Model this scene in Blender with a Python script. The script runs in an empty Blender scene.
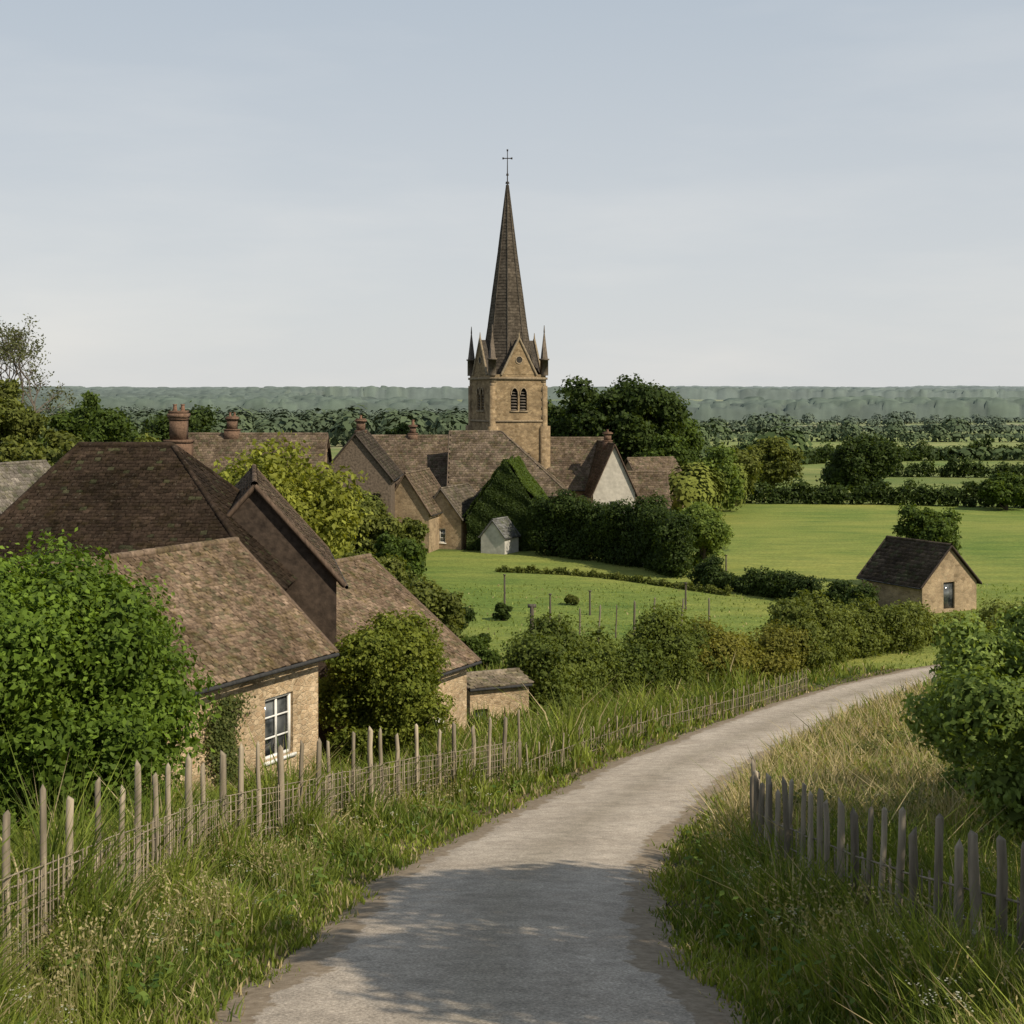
import bpy, math, numpy as np
from mathutils import Vector
R=np.random.default_rng(7)
SC=bpy.context.scene
# ------------------------------------------------------------------ mesh builder
class MB:
    def __init__(s): s.v=[];s.c=[];s.f=[];s.m=[];s.uv=[];s.n=0
    def add(s,v,f,c=(1,1,1),mat=0,uv=None):
        v=np.asarray(v,float).reshape(-1,3); c=np.asarray(c,float)
        if c.ndim==1: c=np.tile(c[:3],(len(v),1))
        s.v.append(v); s.c.append(c[:,:3]); s.uv.append(np.zeros((len(v),2)) if uv is None else np.asarray(uv,float))
        if not isinstance(f,list) or (len(f) and np.isscalar(f[0][0])) and len(set(map(len,f)))==1:
            f=[np.asarray(f)]
        elif isinstance(f,list) and len(f) and not isinstance(f[0],np.ndarray):
            f=[np.asarray([q]) for q in f]
        for q in f:
            q=np.asarray(q,np.int64)+s.n; s.f.append(q); s.m.append(np.full(len(q),mat))
        s.n+=len(v)
    def build(s,name,mats,parent=None,smooth=False):
        me=bpy.data.meshes.new(name); v=np.concatenate(s.v); c=np.concatenate(s.c); uv=np.concatenate(s.uv)
        li=np.concatenate([q.ravel() for q in s.f]); tot=np.concatenate([np.full(len(q),q.shape[1]) for q in s.f])
        st=np.concatenate([[0],np.cumsum(tot)[:-1]])
        me.vertices.add(len(v)); me.vertices.foreach_set('co',v.ravel().astype(np.float32))
        me.loops.add(len(li)); me.loops.foreach_set('vertex_index',li.astype(np.int32))
        me.polygons.add(len(tot)); me.polygons.foreach_set('loop_start',st.astype(np.int32))
        me.polygons.foreach_set('material_index',np.concatenate(s.m).astype(np.int32))
        if smooth: me.polygons.foreach_set('use_smooth',np.ones(len(tot),bool))
        me.update(calc_edges=True)
        a=me.color_attributes.new('Col','FLOAT_COLOR','POINT')
        a.data.foreach_set('color',np.hstack([c,np.ones((len(c),1))]).ravel().astype(np.float32))
        u=me.uv_layers.new(name='UVMap'); u.data.foreach_set('uv',uv[li].ravel().astype(np.float32))
        for m in (mats if isinstance(mats,(list,tuple)) else [mats]): me.materials.append(m)
        o=bpy.data.objects.new(name,me); SC.collection.objects.link(o)
        if parent: o.parent=parent
        return o
def empty(name):
    o=bpy.data.objects.new(name,None); SC.collection.objects.link(o); return o
# ------------------------------------------------------------------ materials
def newmat(name):
    m=bpy.data.materials.new(name); m.use_nodes=True; nt=m.node_tree; nt.nodes.clear()
    out=nt.nodes.new('ShaderNodeOutputMaterial'); return m,nt,out
def N(nt,t,**k):
    n=nt.nodes.new(t)
    for a,b in k.items(): setattr(n,a,b)
    return n
def noise(nt,vec,scale,detail=4,rough=.55):
    n=N(nt,'ShaderNodeTexNoise'); n.inputs['Scale'].default_value=scale; n.inputs['Detail'].default_value=detail
    n.inputs['Roughness'].default_value=rough; nt.links.new(vec,n.inputs['Vector']); return n.outputs['Fac']
def ramp(nt,fac,stops):
    r=N(nt,'ShaderNodeValToRGB'); e=r.color_ramp.elements
    while len(e)<len(stops): e.new(.5)
    for i,(p,c) in enumerate(stops):
        e[i].position=p; e[i].color=(*c,1) if not np.isscalar(c) else (c,c,c,1)
    nt.links.new(fac,r.inputs['Fac']); return r.outputs['Color']
def mix(nt,a,b,fac,bt='MIX'):
    m=N(nt,'ShaderNodeMix',data_type='RGBA',blend_type=bt)
    for inp,val in ((m.inputs[0],fac),(m.inputs[6],a),(m.inputs[7],b)):
        if isinstance(val,(int,float)): inp.default_value=val
        elif isinstance(val,tuple): inp.default_value=(*val,1)
        else: nt.links.new(val,inp)
    return m.outputs[2]
def attr(nt): return N(nt,'ShaderNodeAttribute',attribute_name='Col').outputs['Color']
def pos(nt): return N(nt,'ShaderNodeNewGeometry').outputs['Position']
def finish(nt,out,col,rough=.9,bump=None,bs=.3,bd=.02,spec=.2):
    p=N(nt,'ShaderNodeBsdfPrincipled'); p.inputs['Roughness'].default_value=rough
    p.inputs['Specular IOR Level'].default_value=spec
    if isinstance(col,tuple): p.inputs['Base Color'].default_value=(*col,1)
    else: nt.links.new(col,p.inputs['Base Color'])
    if bump is not None:
        b=N(nt,'ShaderNodeBump'); b.inputs['Strength'].default_value=bs; b.inputs['Distance'].default_value=bd
        nt.links.new(bump,b.inputs['Height']); nt.links.new(b.outputs['Normal'],p.inputs['Normal'])
    nt.links.new(p.outputs[0],out.inputs['Surface']); return p
def attr_mat(name,scale=8,lo=.7,hi=1.25,rough=.85,bs=.4,bd=.01,spec=.2,stretch=None,stain=0,moss=0):
    m,nt,out=newmat(name); v=pos(nt); v0=v
    if stretch:
        mp=N(nt,'ShaderNodeMapping'); mp.inputs['Scale'].default_value=stretch; nt.links.new(v,mp.inputs[0]); v=mp.outputs[0]
    n=noise(nt,v,scale,6); c=mix(nt,attr(nt),ramp(nt,n,[(.3,lo),(.7,hi)]),1.0,'MULTIPLY')
    if stain: c=mix(nt,c,ramp(nt,noise(nt,v,.9,5,.65),[(.3,1-stain),(.7,1+stain*.5)]),1.,'MULTIPLY')
    if moss:
        c=mix(nt,c,mix(nt,c,(.66,.7,.46),1.,'MULTIPLY'),ramp(nt,noise(nt,v0,2.3,8,.8),[(.48,0.),(.64,1.)]))
        c=mix(nt,c,(.30,.28,.22),ramp(nt,noise(nt,v0,9.,6,.8),[(.59,0.),(.72,moss)]))
    finish(nt,out,c,rough,n,bs,bd,spec); return m
def stone_mat(name,cols,scale,mortar,bs=.6,stain=.5):
    m,nt,out=newmat(name); v=pos(nt)
    mp=N(nt,'ShaderNodeMapping'); mp.inputs['Scale'].default_value=(1,1,1.7); nt.links.new(v,mp.inputs[0]); v2=mp.outputs[0]
    vo=N(nt,'ShaderNodeTexVoronoi'); vo.inputs['Scale'].default_value=scale; nt.links.new(v2,vo.inputs['Vector'])
    ve=N(nt,'ShaderNodeTexVoronoi',feature='DISTANCE_TO_EDGE'); ve.inputs['Scale'].default_value=scale; nt.links.new(v2,ve.inputs['Vector'])
    sp=N(nt,'ShaderNodeSeparateColor'); nt.links.new(vo.outputs['Color'],sp.inputs[0])
    c=ramp(nt,sp.outputs[0],[(i/(len(cols)-1),q) for i,q in enumerate(cols)])
    e=ramp(nt,ve.outputs['Distance'],[(.02,0.),(.09,1.)])
    c=mix(nt,mortar,c,e)
    c=mix(nt,c,ramp(nt,noise(nt,v,1.1,5,.6),[(.3,stain),(.65,1.1)]),1.,'MULTIPLY')
    c=mix(nt,c,ramp(nt,noise(nt,v,22,3),[(.3,.75),(.7,1.2)]),1.,'MULTIPLY')
    finish(nt,out,c,.95,e,bs,.02,.1); return m
def leaf_mat():
    m,nt,out=newmat('foliage'); a=attr(nt)
    p=N(nt,'ShaderNodeBsdfPrincipled'); p.inputs['Roughness'].default_value=.6; p.inputs['Specular IOR Level'].default_value=.15
    nt.links.new(a,p.inputs['Base Color'])
    t=N(nt,'ShaderNodeBsdfTranslucent'); nt.links.new(mix(nt,a,(1.4,1.3,.5),1.,'MULTIPLY'),t.inputs['Color'])
    x=N(nt,'ShaderNodeMixShader'); x.inputs[0].default_value=.38
    nt.links.new(p.outputs[0],x.inputs[1]); nt.links.new(t.outputs[0],x.inputs[2]); nt.links.new(x.outputs[0],out.inputs['Surface']); return m
def far_mat(name,bump=False):
    m,nt,out=newmat(name); d=N(nt,'ShaderNodeBsdfDiffuse'); c=attr(nt)
    if bump:
        v=pos(nt); c=mix(nt,c,ramp(nt,noise(nt,v,.02,6,.7),[(.35,.82),(.65,1.18)]),1.,'MULTIPLY')
    nt.links.new(c,d.inputs['Color']); nt.links.new(d.outputs[0],out.inputs['Surface']); return m
LEAF=leaf_mat(); FARL=far_mat('distant_foliage'); CANOPY=far_mat('woodland_canopy',True)
BARK=attr_mat('bark',9,.6,1.3,.95,.8,.03)
TILE=attr_mat('clay_tiles',14,.55,1.4,.95,.5,.01,spec=.08,stain=.4,moss=.35)
SPIRE=attr_mat('spire_shingles',5,.6,1.35,.95,.5,.02,spec=.05,stain=.3)
WOOD=attr_mat('weathered_wood',16,.6,1.3,.9,.6,.006,stretch=(1,1,.12))
PAINT=attr_mat('painted_wood',10,.9,1.05,.5,.1,.003)
TRIM=attr_mat('dressed_stone',5,.65,1.25,.9,.5,.02)
BRICK=attr_mat('chimney_brick',7,.55,1.3,.95,.8,.02)
WALL=stone_mat('rubble_limestone',[(.31,.22,.13),(.52,.385,.24),(.62,.48,.32),(.41,.29,.18),(.56,.42,.27)],6.5,(.50,.40,.27))
CSTONE=stone_mat('church_stone',[(.19,.134,.074),(.285,.205,.12),(.345,.255,.15),(.23,.165,.10)],2.6,(.24,.18,.11),.4,.6)
VSTONE=stone_mat('village_stone',[(.27,.20,.125),(.41,.31,.20),(.34,.25,.16)],3.2,(.34,.265,.175),.4,.6)
DARKW=attr_mat('tile_hung_wall',6,.5,1.4,.9,.8,.03)
PLASTER=attr_mat('lime_plaster',3,.8,1.08,.9,.3,.01,stain=.2)
def glass_mat():
    m,nt,out=newmat('window_glass'); finish(nt,out,ramp(nt,noise(nt,pos(nt),2.5,2),[(.35,(.02,.025,.03)),(.7,(.16,.17,.17))]),.08,spec=.6); return m
GLASS=glass_mat()
def dark_mat():
    m,nt,out=newmat('dark_louvre'); finish(nt,out,ramp(nt,noise(nt,pos(nt),6,2),[(.3,(.02,.018,.015)),(.7,(.05,.045,.04))]),.9); return m
DARK=dark_mat()
def iron_mat():
    m,nt,out=newmat('wrought_iron'); finish(nt,out,ramp(nt,noise(nt,pos(nt),9,2),[(.3,(.02,.02,.02)),(.7,(.05,.04,.035))]),.6); return m
IRON=iron_mat()
# ------------------------------------------------------------------ terrain
HY=np.array([-400,-60,0,11,20,30,42,52,65,80,115,160,330,600,900,1200,1600,2000,3000,4000,5000,6500,9000.])
HZ=np.array([-1,-1.5,-2.6,-4.8,-6.7,-8.6,-10.3,-11.6,-12.95,-13.3,-13.3,-13.5,-15,-20,-26,-24,-14,-16,-17,-14,-11,-30,-60.])
def sstep(a,b,x):
    t=np.clip((x-a)/(b-a),0,1); return t*t*(3-2*t)
def hgt(x,y):
    x=np.asarray(x,float); y=np.asarray(y,float)
    h=sum(np.interp(y+o,HY,HZ) for o in (-4,-2,0,2,4))/5
    f=sstep(250,800,y)
    h=h+f*(2.0*np.sin(x/170+1)*np.sin(y/210)+2.0*np.sin(x/610+y/900))+sstep(2500,4500,y)*4*np.sin(x/1300+.2)
    h=h+sstep(1700,2300,y)*4.5*np.sin(y/210+x/640+1.2*np.sin(x/420))
    return h
def smooth_path(P,step=.5):
    P=np.asarray(P,float); Q=np.vstack([2*P[0]-P[1],P,2*P[-1]-P[-2]]); out=[]
    for i in range(1,len(Q)-2):
        p0,p1,p2,p3=Q[i-1:i+3]; n=max(2,int(np.linalg.norm(p2-p1)/step)); t=np.linspace(0,1,n,endpoint=False)[:,None]
        out.append(.5*((2*p1)+(-p0+p2)*t+(2*p0-5*p1+4*p2-p3)*t*t+(-p0+3*p1-3*p2+p3)*t**3))
    out.append(P[-1:]); return np.vstack(out)
ROAD=smooth_path([(-.3,-40),(-.4,0),(-.3,8),(-.28,10.7),(-.2,14),(.15,19),(.95,23.5),(2.0,28),(4.0,35),(6.35,41),(9.7,49),(14,57),(18,62.8),(23,67.2),(31,71),(46,75),(80,80)],.7)
def road_dist(x,y):
    x=np.asarray(x,float).ravel(); y=np.asarray(y,float).ravel(); d=np.full(x.shape,1e9); sg=np.zeros(x.shape)
    A=ROAD[::2]
    for a,b in zip(A[:-1],A[1:]):
        ab=b-a; L=ab@ab; t=np.clip(((x-a[0])*ab[0]+(y-a[1])*ab[1])/L,0,1)
        dx=x-a[0]-t*ab[0]; dy=y-a[1]-t*ab[1]; q=np.hypot(dx,dy); m=q<d
        d[m]=q[m]; sg[m]=np.sign(ab[1]*dx-ab[0]*dy)[m]
    return d,sg  # sg>0 : right of road
def RWf(y): return 1.88+.34*(1-sstep(9,15,np.asarray(y,float)))
def axis(breaks):
    o=[breaks[0][0]]
    for a,b,s in breaks:
        n=max(1,int(round((b-a)/s))); o+=list(np.linspace(a,b,n+1)[1:])
    return o
ys=axis([(-60,6,3),(6,70,.36),(70,200,1.2)]); 
while ys[-1]<8000: ys.append(ys[-1]*1.02)
xp=axis([(0,24,.36),(24,90,1.3)])
while xp[-1]<5000: xp.append(xp[-1]*1.05)
xs=np.array([-q for q in xp[:0:-1]]+xp); ys=np.array(ys)
X,Y=np.meshgrid(xs,ys); xf,yf=X.ravel(),Y.ravel()
d,sg=road_dist(xf,yf)
Z=hgt(xf,yf)-.13*(1-sstep(-.3,.3,d-RWf(yf)))
C=np.tile((.065,.09,.022),(len(xf),1))
m=d<2.5; C[m]=(.12,.10,.062)
fld=(yf>66); C[fld]=(.19,.235,.06)
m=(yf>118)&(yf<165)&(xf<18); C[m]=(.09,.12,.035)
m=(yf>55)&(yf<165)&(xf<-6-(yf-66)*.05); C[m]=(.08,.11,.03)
far=yf>170
ci=(np.floor((xf+.35*yf)/(60+.16*yf))).astype(int); cj=np.floor(np.log(np.maximum(yf,170)/170)*5+.3*np.sin(xf/400)).astype(int)
hsh=np.modf(np.abs(np.sin(ci*12.9898+cj*78.233)*43758.5453))[0]
pal=np.array([(.20,.245,.075),(.16,.20,.065),(.22,.26,.09),(.27,.27,.14),(.18,.225,.07)])
pc=pal[(hsh*5).astype(int)%5]; C[far]=pc[far]
m=(yf>1280)&(yf<1640)&(xf>.11*yf); C[m]=(.28,.31,.16)
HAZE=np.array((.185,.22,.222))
def haze(c,y,L=1400):  # aerial haze painted into the base colours, stronger with distance
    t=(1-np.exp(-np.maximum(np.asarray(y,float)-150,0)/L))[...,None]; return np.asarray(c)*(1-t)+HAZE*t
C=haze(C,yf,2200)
nx,ny=len(xs),len(ys); I=np.arange(nx*ny).reshape(ny,nx)
F=np.stack([I[:-1,:-1],I[:-1,1:],I[1:,1:],I[1:,:-1]],-1).reshape(-1,4)
def ground_mat():
    m,nt,out=newmat('grass_ground'); v=pos(nt); c=attr(nt)
    c=mix(nt,c,ramp(nt,noise(nt,v,.06,5,.6),[(.3,(.62,.76,.66)),(.7,(1.3,1.12,1.18))]),1.,'MULTIPLY')
    mp=N(nt,'ShaderNodeMapping'); mp.inputs['Scale'].default_value=(.25,1,1); mp.inputs['Rotation'].default_value=(0,0,.5); nt.links.new(v,mp.inputs[0])
    c=mix(nt,c,ramp(nt,noise(nt,mp.outputs[0],.6,6,.7),[(.3,(.68,.78,.76)),(.7,(1.3,1.18,1.1))]),1.,'MULTIPLY')
    n=noise(nt,v,5,6,.8)
    c=mix(nt,c,ramp(nt,n,[(.3,.55),(.7,1.45)]),1.,'MULTIPLY')
    finish(nt,out,c,.95,n,.7,.12,.1); return m
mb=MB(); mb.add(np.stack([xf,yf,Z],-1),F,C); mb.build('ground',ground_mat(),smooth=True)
# road
def road_mat():
    m,nt,out=newmat('worn_asphalt'); v=pos(nt)
    uv=N(nt,'ShaderNodeUVMap'); s=N(nt,'ShaderNodeSeparateXYZ'); nt.links.new(uv.outputs[0],s.inputs[0]); u=s.outputs[0]
    base=ramp(nt,noise(nt,v,.6,6,.65),[(.3,(.35,.297,.24)),(.7,(.46,.40,.332))])
    g=noise(nt,v,38,4,.8)
    base=mix(nt,base,ramp(nt,g,[(.3,.45),(.7,1.5)]),1.,'MULTIPLY')
    vo=N(nt,'ShaderNodeTexVoronoi'); vo.inputs['Scale'].default_value=26; nt.links.new(v,vo.inputs['Vector'])
    base=mix(nt,base,ramp(nt,vo.outputs['Distance'],[(.1,1.25),(.5,.85)]),.6,'MULTIPLY')
    base=mix(nt,base,ramp(nt,noise(nt,v,3.2,6,.75),[(.35,.76),(.6,1.08)]),1.,'MULTIPLY')
    ma=N(nt,'ShaderNodeMath',operation='MULTIPLY_ADD'); nt.links.new(noise(nt,v,1.6,5,.7),ma.inputs[0]); ma.inputs[1].default_value=.5; nt.links.new(u,ma.inputs[2])
    edge=ramp(nt,ma.outputs[0],[(.98,0.),(1.25,1.)])
    dirt=ramp(nt,noise(nt,v,9,5,.7),[(.3,(.17,.13,.09)),(.7,(.32,.26,.19))])
    base=mix(nt,base,dirt,edge)
    trk=ramp(nt,u,[(0,(.82,.82,.79)),(.22,(.95,.95,.94)),(.5,(1.1,1.1,1.1)),(.75,(.98,.98,.98)),(1.,(.9,.9,.9))])
    base=mix(nt,base,trk,1.,'MULTIPLY')
    finish(nt,out,base,.92,g,.6,.014,.12); return m
T=np.gradient(ROAD,axis=0); T/=np.linalg.norm(T,axis=1)[:,None]; Nn=np.stack([T[:,1],-T[:,0]],-1)
us=np.linspace(-1,1,13); W=RWf(ROAD[:,1])+.1*np.sin(np.arange(len(ROAD))*.37)*np.sin(np.arange(len(ROAD))*.91)
P=ROAD[:,None,:]+Nn[:,None,:]*us[None,:,None]*W[:,None,None]
zz=hgt(P[...,0],P[...,1])+.0+.05*(1-us**2)[None,:]-.03*(np.abs(us)>.95)
V=np.concatenate([P,zz[...,None]],-1).reshape(-1,3); k=len(us); I=np.arange(len(V)).reshape(-1,k)
F=np.stack([I[:-1,:-1],I[:-1,1:],I[1:,1:],I[1:,:-1]],-1).reshape(-1,4)
mb=MB(); mb.add(V,F,(1,1,1),0,np.stack([np.tile(np.abs(us),(len(ROAD),1)),np.tile(np.arange(len(ROAD))[:,None],(1,k))],-1).reshape(-1,2)); mb.build('road',road_mat(),smooth=True)
# ------------------------------------------------------------------ helpers
def unit(v): return v/np.maximum(np.linalg.norm(v,axis=-1,keepdims=True),1e-9)
def rdir(n): return unit(R.normal(size=(n,3)))
def leaf_quads(mb,p,nrm,size,col,aspect=.55,mat=0):
    n=len(p); t=unit(np.cross(nrm,rdir(n))); b=np.cross(nrm,t); s=np.asarray(size)*np.ones(n); s=s[:,None]
    a=p-t*s*.5; c=p+t*s*.5; m=p-t*s*.05+nrm*s*.08
    V=np.stack([a,m+b*s*aspect*.5,c,m-b*s*aspect*.5],1).reshape(-1,3)
    F=np.arange(4*n).reshape(n,4); mb.add(V,F,np.repeat(col,4,axis=0),mat)
def clump_leaves(mb,cen,rad,n,size,cA,cB,squash=.85,core=True,aspect=.6,tone=.5,mat=0):
    cen=np.asarray(cen); rad=np.asarray(rad); pr=rad**2/np.sum(rad**2)
    ct=R.random(len(cen))
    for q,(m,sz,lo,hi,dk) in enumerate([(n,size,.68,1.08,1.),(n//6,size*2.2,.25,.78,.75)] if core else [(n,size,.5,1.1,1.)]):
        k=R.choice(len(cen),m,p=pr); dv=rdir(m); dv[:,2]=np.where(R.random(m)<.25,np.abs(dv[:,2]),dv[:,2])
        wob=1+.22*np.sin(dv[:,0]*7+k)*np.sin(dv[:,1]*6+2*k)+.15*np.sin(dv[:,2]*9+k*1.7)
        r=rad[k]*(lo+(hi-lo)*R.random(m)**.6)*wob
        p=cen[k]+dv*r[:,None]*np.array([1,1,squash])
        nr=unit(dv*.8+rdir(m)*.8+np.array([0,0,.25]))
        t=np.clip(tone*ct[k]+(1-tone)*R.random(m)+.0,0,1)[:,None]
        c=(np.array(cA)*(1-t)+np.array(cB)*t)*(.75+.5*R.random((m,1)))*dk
        leaf_quads(mb,p,nr,sz*(.6+.8*R.random(m)),c,aspect,mat)
def tube(mb,p0,p1,r0,r1,col,sides=7,mat=0,segs=1,wob=0.):
    p0=np.array(p0,float);p1=np.array(p1,float)
    pts=[p0+(p1-p0)*i/segs+(R.normal(size=3)*wob if 0<i<segs else 0) for i in range(segs+1)]
    ax=unit(p1-p0); h=np.array([1,0,0.]) if abs(ax[0])<.8 else np.array([0,1.,0]); u=unit(np.cross(ax,h)); w=np.cross(ax,u)
    an=np.arange(sides)*2*np.pi/sides; V=[]
    for i,p in enumerate(pts):
        r=r0+(r1-r0)*i/segs; V.append(p+r*(np.cos(an)[:,None]*u+np.sin(an)[:,None]*w))
    V=np.vstack(V); F=[]
    for i in range(segs):
        for j in range(sides):
            F.append((i*sides+j,i*sides+(j+1)%sides,(i+1)*sides+(j+1)%sides,(i+1)*sides+j))
    mb.add(V,F,col,mat); mb.add(V[-sides:],[tuple(range(sides))],col,mat)
def obox(mb,o,a,b,c,col,mat=0):
    o,a,b,c=[np.array(q,float) for q in (o,a,b,c)]
    V=[o,o+a,o+a+b,o+b,o+c,o+a+c,o+a+b+c,o+b+c]
    F=[(0,3,2,1),(4,5,6,7),(0,1,5,4),(1,2,6,5),(2,3,7,6),(3,0,4,7)]; mb.add(V,F,col,mat)
def tree(name,x,y,ztop,Rr,trunk,leaf,n,cA,cB,k=46,cr=.3,squash=.85,bark=(.09,.07,.05),low=None,limbs=8,core=True,Ry=None,jag=1.,shell=.55,box=0,zoff=0):
    zb=float(hgt(x,y)); mb=MB(); Ry=Ry or Rr
    Rz=(ztop-(zb+trunk))/2; cz=ztop-Rz
    dv=rdir(k)
    if box: dv=dv/np.maximum(np.max(np.abs(dv),axis=1,keepdims=True),1e-6)*box+dv*(1-box)
    rr=((1-shell*1.36)+shell*1.36*R.random(k)**.55)*(1-cr*.75); cen=np.array([x,y,cz])+dv*rr[:,None]*np.array([Rr,Ry,Rz])*(.82+.36*R.random((k,1)))
    rad=cr*min((Rr+Ry)/2,Rz*1.15)*(.4+.95*R.random(k))
    cen[:,2]=np.minimum(cen[:,2],ztop-rad*.8)
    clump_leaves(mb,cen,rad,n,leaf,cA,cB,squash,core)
    q=int(n*.06*jag); dv2=rdir(q); kk=R.integers(0,k,q); pp=cen[kk]+dv2*(rad[kk]*(1.02+.25*R.random(q)))[:,None]
    leaf_quads(mb,pp,unit(dv2+rdir(q)),leaf*(.6+.6*R.random(q)),np.tile(cB,(q,1))*(.8+.4*R.random((q,1))))
    r0=max(.08,Rr*.07)
    tube(mb,(x,y,zb-.3),(x+.1,y,cz),r0,r0*.5,bark,8,1,5,r0*.4)
    for i in range(limbs):
        c=cen[R.integers(k)]; s=zb+trunk*.7+(cz-zb-trunk*.7)*R.random()
        tube(mb,(x,y,s),c,r0*.45,r0*.12,bark,6,1,3,Rr*.03)
    return mb.build(name,[LEAF,BARK])
def stations(path,step):
    P=smooth_path(path,.3); L=np.concatenate([[0],np.cumsum(np.linalg.norm(np.diff(P,axis=0),axis=1))]); n=max(2,int(L[-1]/step))
    s=np.linspace(0,L[-1],n); return np.stack([np.interp(s,L,P[:,0]),np.interp(s,L,P[:,1])],-1)
def hedge(name,path,w,h,leaf,n,cA,cB,var=.2,squash=.95,hazeit=False):
    S=stations(path,w*.33); cen=[];rad=[]
    for i,p in enumerate(S):
        hh=h*(1+var*np.sin(i*.7)*np.sin(i*.23+1)+var*.6*R.normal())
        zb=float(hgt(*p)); r=w*.45
        for z in np.arange(r*.6,max(hh-r*.6,r*.7),r*.8):
            cen.append([p[0]+R.normal()*w*.12,p[1]+R.normal()*w*.12,zb+z]); rad.append(r*(.7+.5*R.random()))
    mb=MB()
    clump_leaves(mb,cen,rad,n,leaf,cA,cB,squash); return mb.build(name,LEAF)
def wall(mb,p0,p1,z0,z1,ops=(),depth=.16,col=(1,1,1),mat=0):
    p0=np.array(p0,float);p1=np.array(p1,float);L=np.linalg.norm(p1-p0);d=(p1-p0)/L;n=np.array([d[1],-d[0]])
    us=sorted({0.,L,*[o[0] for o in ops],*[o[1] for o in ops]}); vs=sorted({0.,z1-z0,*[o[2] for o in ops],*[o[3] for o in ops]})
    def P(u,v,k=0): q=p0+d*u-n*k; return (q[0],q[1],z0+v)
    for a,b in zip(us[:-1],us[1:]):
        for c,e in zip(vs[:-1],vs[1:]):
            um,vm=(a+b)/2,(c+e)/2
            if any(o[0]<um<o[1] and o[2]<vm<o[3] for o in ops): continue
            mb.add([P(a,c),P(b,c),P(b,e),P(a,e)],[(0,1,2,3)],col,mat)
    for (a,b,c,e) in [o[:4] for o in ops]:
        for q in ([P(a,c),P(a,e),P(a,e,depth),P(a,c,depth)],[P(b,c),P(b,c,depth),P(b,e,depth),P(b,e)],[P(a,e),P(b,e),P(b,e,depth),P(a,e,depth)],[P(a,c),P(a,c,depth),P(b,c,depth),P(b,c)]):
            mb.add(q,[(0,1,2,3)],col,mat)
    return P
def window(fr,gl,P,o,nx=2,ny=3,col=(.75,.74,.7),depth=.12,bar=.05):
    a,b,c,e=o[:4]
    def bx(u0,u1,v0,v1,k0,k1,m,cl):
        o_=np.array(P(u0,v0,k1)); obox(m,o_,np.array(P(u1,v0,k1))-o_,np.array(P(u0,v0,k0))-o_,np.array(P(u0,v1,k1))-o_,cl)
    g=.004
    bx(a+g,b-g,c+g,e-g,depth+.02,depth+.04,gl,(1,1,1))
    bx(a+g,a+bar*1.5,c+g,e-g,depth-.06,depth,fr,col); bx(b-bar*1.5,b-g,c+g,e-g,depth-.06,depth,fr,col)
    bx(a+bar*1.5,b-bar*1.5,c+g,c+bar*1.6,depth-.063,depth,fr,col); bx(a+bar*1.5,b-bar*1.5,e-bar*1.5,e-g,depth-.063,depth,fr,col)
    for i in range(1,nx):
        u=a+(b-a)*i/nx; bx(u-bar*.5,u+bar*.5,c+bar*1.6,e-bar*1.5,depth-.04,depth,fr,col)
    for i in range(1,ny):
        v=c+(e-c)*i/ny; bx(a+bar*1.5,b-bar*1.5,v-bar*.35,v+bar*.35,depth-.035,depth-.002,fr,col)
    bx(a-.06,b+.06,c-.07,c-.003,-.05,.02,fr,col)
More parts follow.
